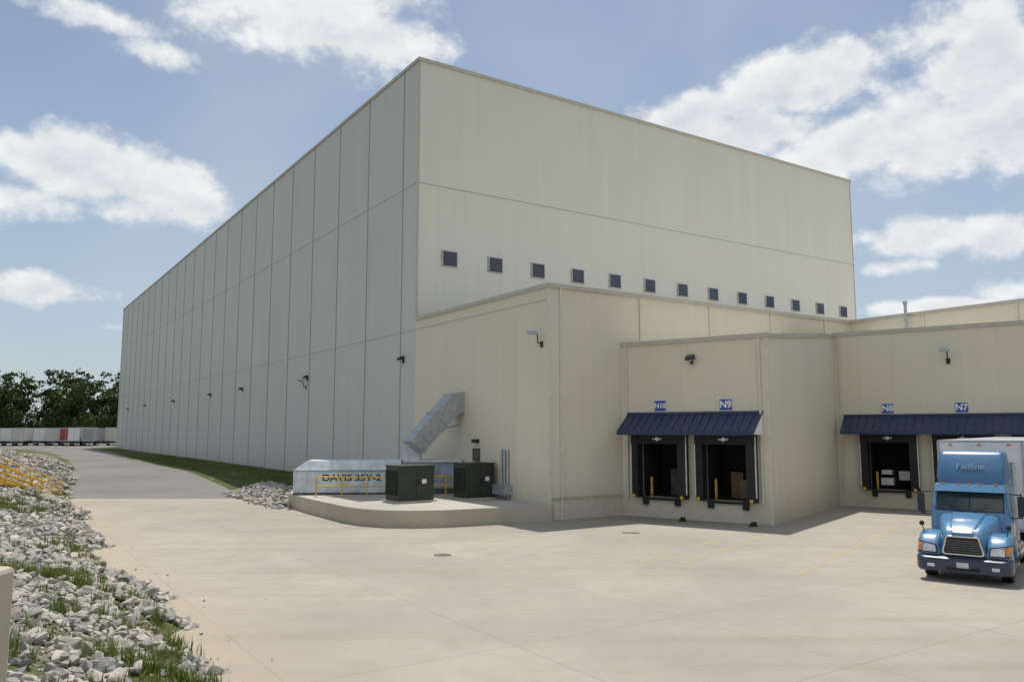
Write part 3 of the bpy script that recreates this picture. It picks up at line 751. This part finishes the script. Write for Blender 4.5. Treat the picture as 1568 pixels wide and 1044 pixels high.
W=D.worlds.new('sky'); scene.world=W; W.use_nodes=True; t=W.node_tree; t.nodes.clear()
out=node(t,'ShaderNodeOutputWorld'); bg=node(t,'ShaderNodeBackground'); t.links.new(bg.outputs[0],out.inputs[0])
bg.inputs[1].default_value=.10
sky=node(t,'ShaderNodeTexSky',sky_type='NISHITA'); sky.sun_disc=False; sky.sun_elevation=el; sky.sun_rotation=az
sky.altitude=200; sky.air_density=1.0; sky.dust_density=1.5; sky.ozone_density=1.2
gen=node(t,'ShaderNodeTexCoord').outputs['Generated']
cP,sP=math.cos(rad(PITCH)),math.sin(rad(PITCH))
def pdir(x,y):
    u=(x-784)/1219; v=(522-y)/1219; return Vector((u,cP-v*sP,sP+v*cP)).normalized()
BL=[(480,0,170,62,1),(590,60,75,50,1),(150,30,120,28,.60),(225,78,60,20,.66),
    (90,252,82,42,1),(20,230,50,34,.9),(30,305,80,36,.78),(258,275,70,44,1),(315,320,62,34,.9),(235,325,66,26,.75),
    (70,445,80,28,.9),(160,500,50,14,.66),
    (1035,188,74,34,1),(1110,225,84,34,.95),(1235,125,85,46,1),(1175,205,84,30,1),(1300,225,115,42,1),(1430,205,95,60,1),(1520,120,80,62,1),(1560,190,70,60,1),
    (1425,362,95,30,.9),(1530,365,70,30,.85),(1380,408,60,16,.75),(1440,468,110,13,.8),(1540,445,50,22,.75),(1450,45,140,34,.62)]
acc=None
for (x,y,rx,ry,wt) in BL:
    c=pdir(x,y); kx=1219/rx*.9; ky=1219/ry*.9
    m=node(t,'ShaderNodeVectorMath',operation='MULTIPLY_ADD'); t.links.new(gen,m.inputs[0]); m.inputs[1].default_value=(kx,kx,ky); m.inputs[2].default_value=(-c.x*kx,-c.y*kx,-c.z*ky)
    l=node(t,'ShaderNodeVectorMath',operation='LENGTH'); t.links.new(m.outputs[0],l.inputs[0])
    f=math_n(t,'MULTIPLY_ADD',l.outputs['Value'],-.55*wt,wt)
    acc=math_n(t,'MAXIMUM',f,0. if acc is None else acc)
mp=node(t,'ShaderNodeMapping'); mp.inputs['Scale'].default_value=(1,1,1.35); t.links.new(gen,mp.inputs[0])
mp2=node(t,'ShaderNodeMapping'); mp2.inputs['Scale'].default_value=(1,1,1.35); mp2.inputs['Location'].default_value=(0,0,.022); t.links.new(gen,mp2.inputs[0])
n1=noise(t,mp.outputs[0],10,7,.58); n1b=noise(t,mp2.outputs[0],10,4,.55); n2=noise(t,gen,2.4,3,.55)
hz=node(t,'ShaderNodeSeparateXYZ'); t.links.new(gen,hz.inputs[0])
back=math_n(t,'MULTIPLY',ramp(t,hz.outputs[1],.45,.0),ramp(t,n2,.42,.60))
acc=math_n(t,'MAXIMUM',acc,math_n(t,'MULTIPLY',back,.7))
f0=math_n(t,'ADD',acc,math_n(t,'MULTIPLY',math_n(t,'SUBTRACT',n1,.5),1.25))
cov=ramp(t,f0,.38,.64)
lit=math_n(t,'ADD',.70,math_n(t,'MULTIPLY',math_n(t,'SUBTRACT',n1,n1b),2.6),clamp=True)
thick=ramp(t,f0,.55,1.05)
lit2=math_n(t,'SUBTRACT',lit,math_n(t,'MULTIPLY',thick,.28),clamp=True)
ccol=mixc(t,lit2,(5.8,6.3,6.9),(9.3,9.4,9.3))
skyc=mixc(t,math_n(t,'MULTIPLY',ramp(t,hz.outputs[2],.60,.0),.45),sky.outputs[0],(5.0,6.2,7.3))
skyc=mixc(t,math_n(t,'ADD',math_n(t,'MULTIPLY',ramp(t,n2,.40,.72),.34),.10),skyc,(5.7,6.4,7.0))
fin=mixc(t,math_n(t,'MULTIPLY',cov,.95),skyc,ccol)
t.links.new(fin,bg.inputs[0])

scene.view_settings.view_transform='Standard'; scene.view_settings.look='None'; scene.view_settings.exposure=0
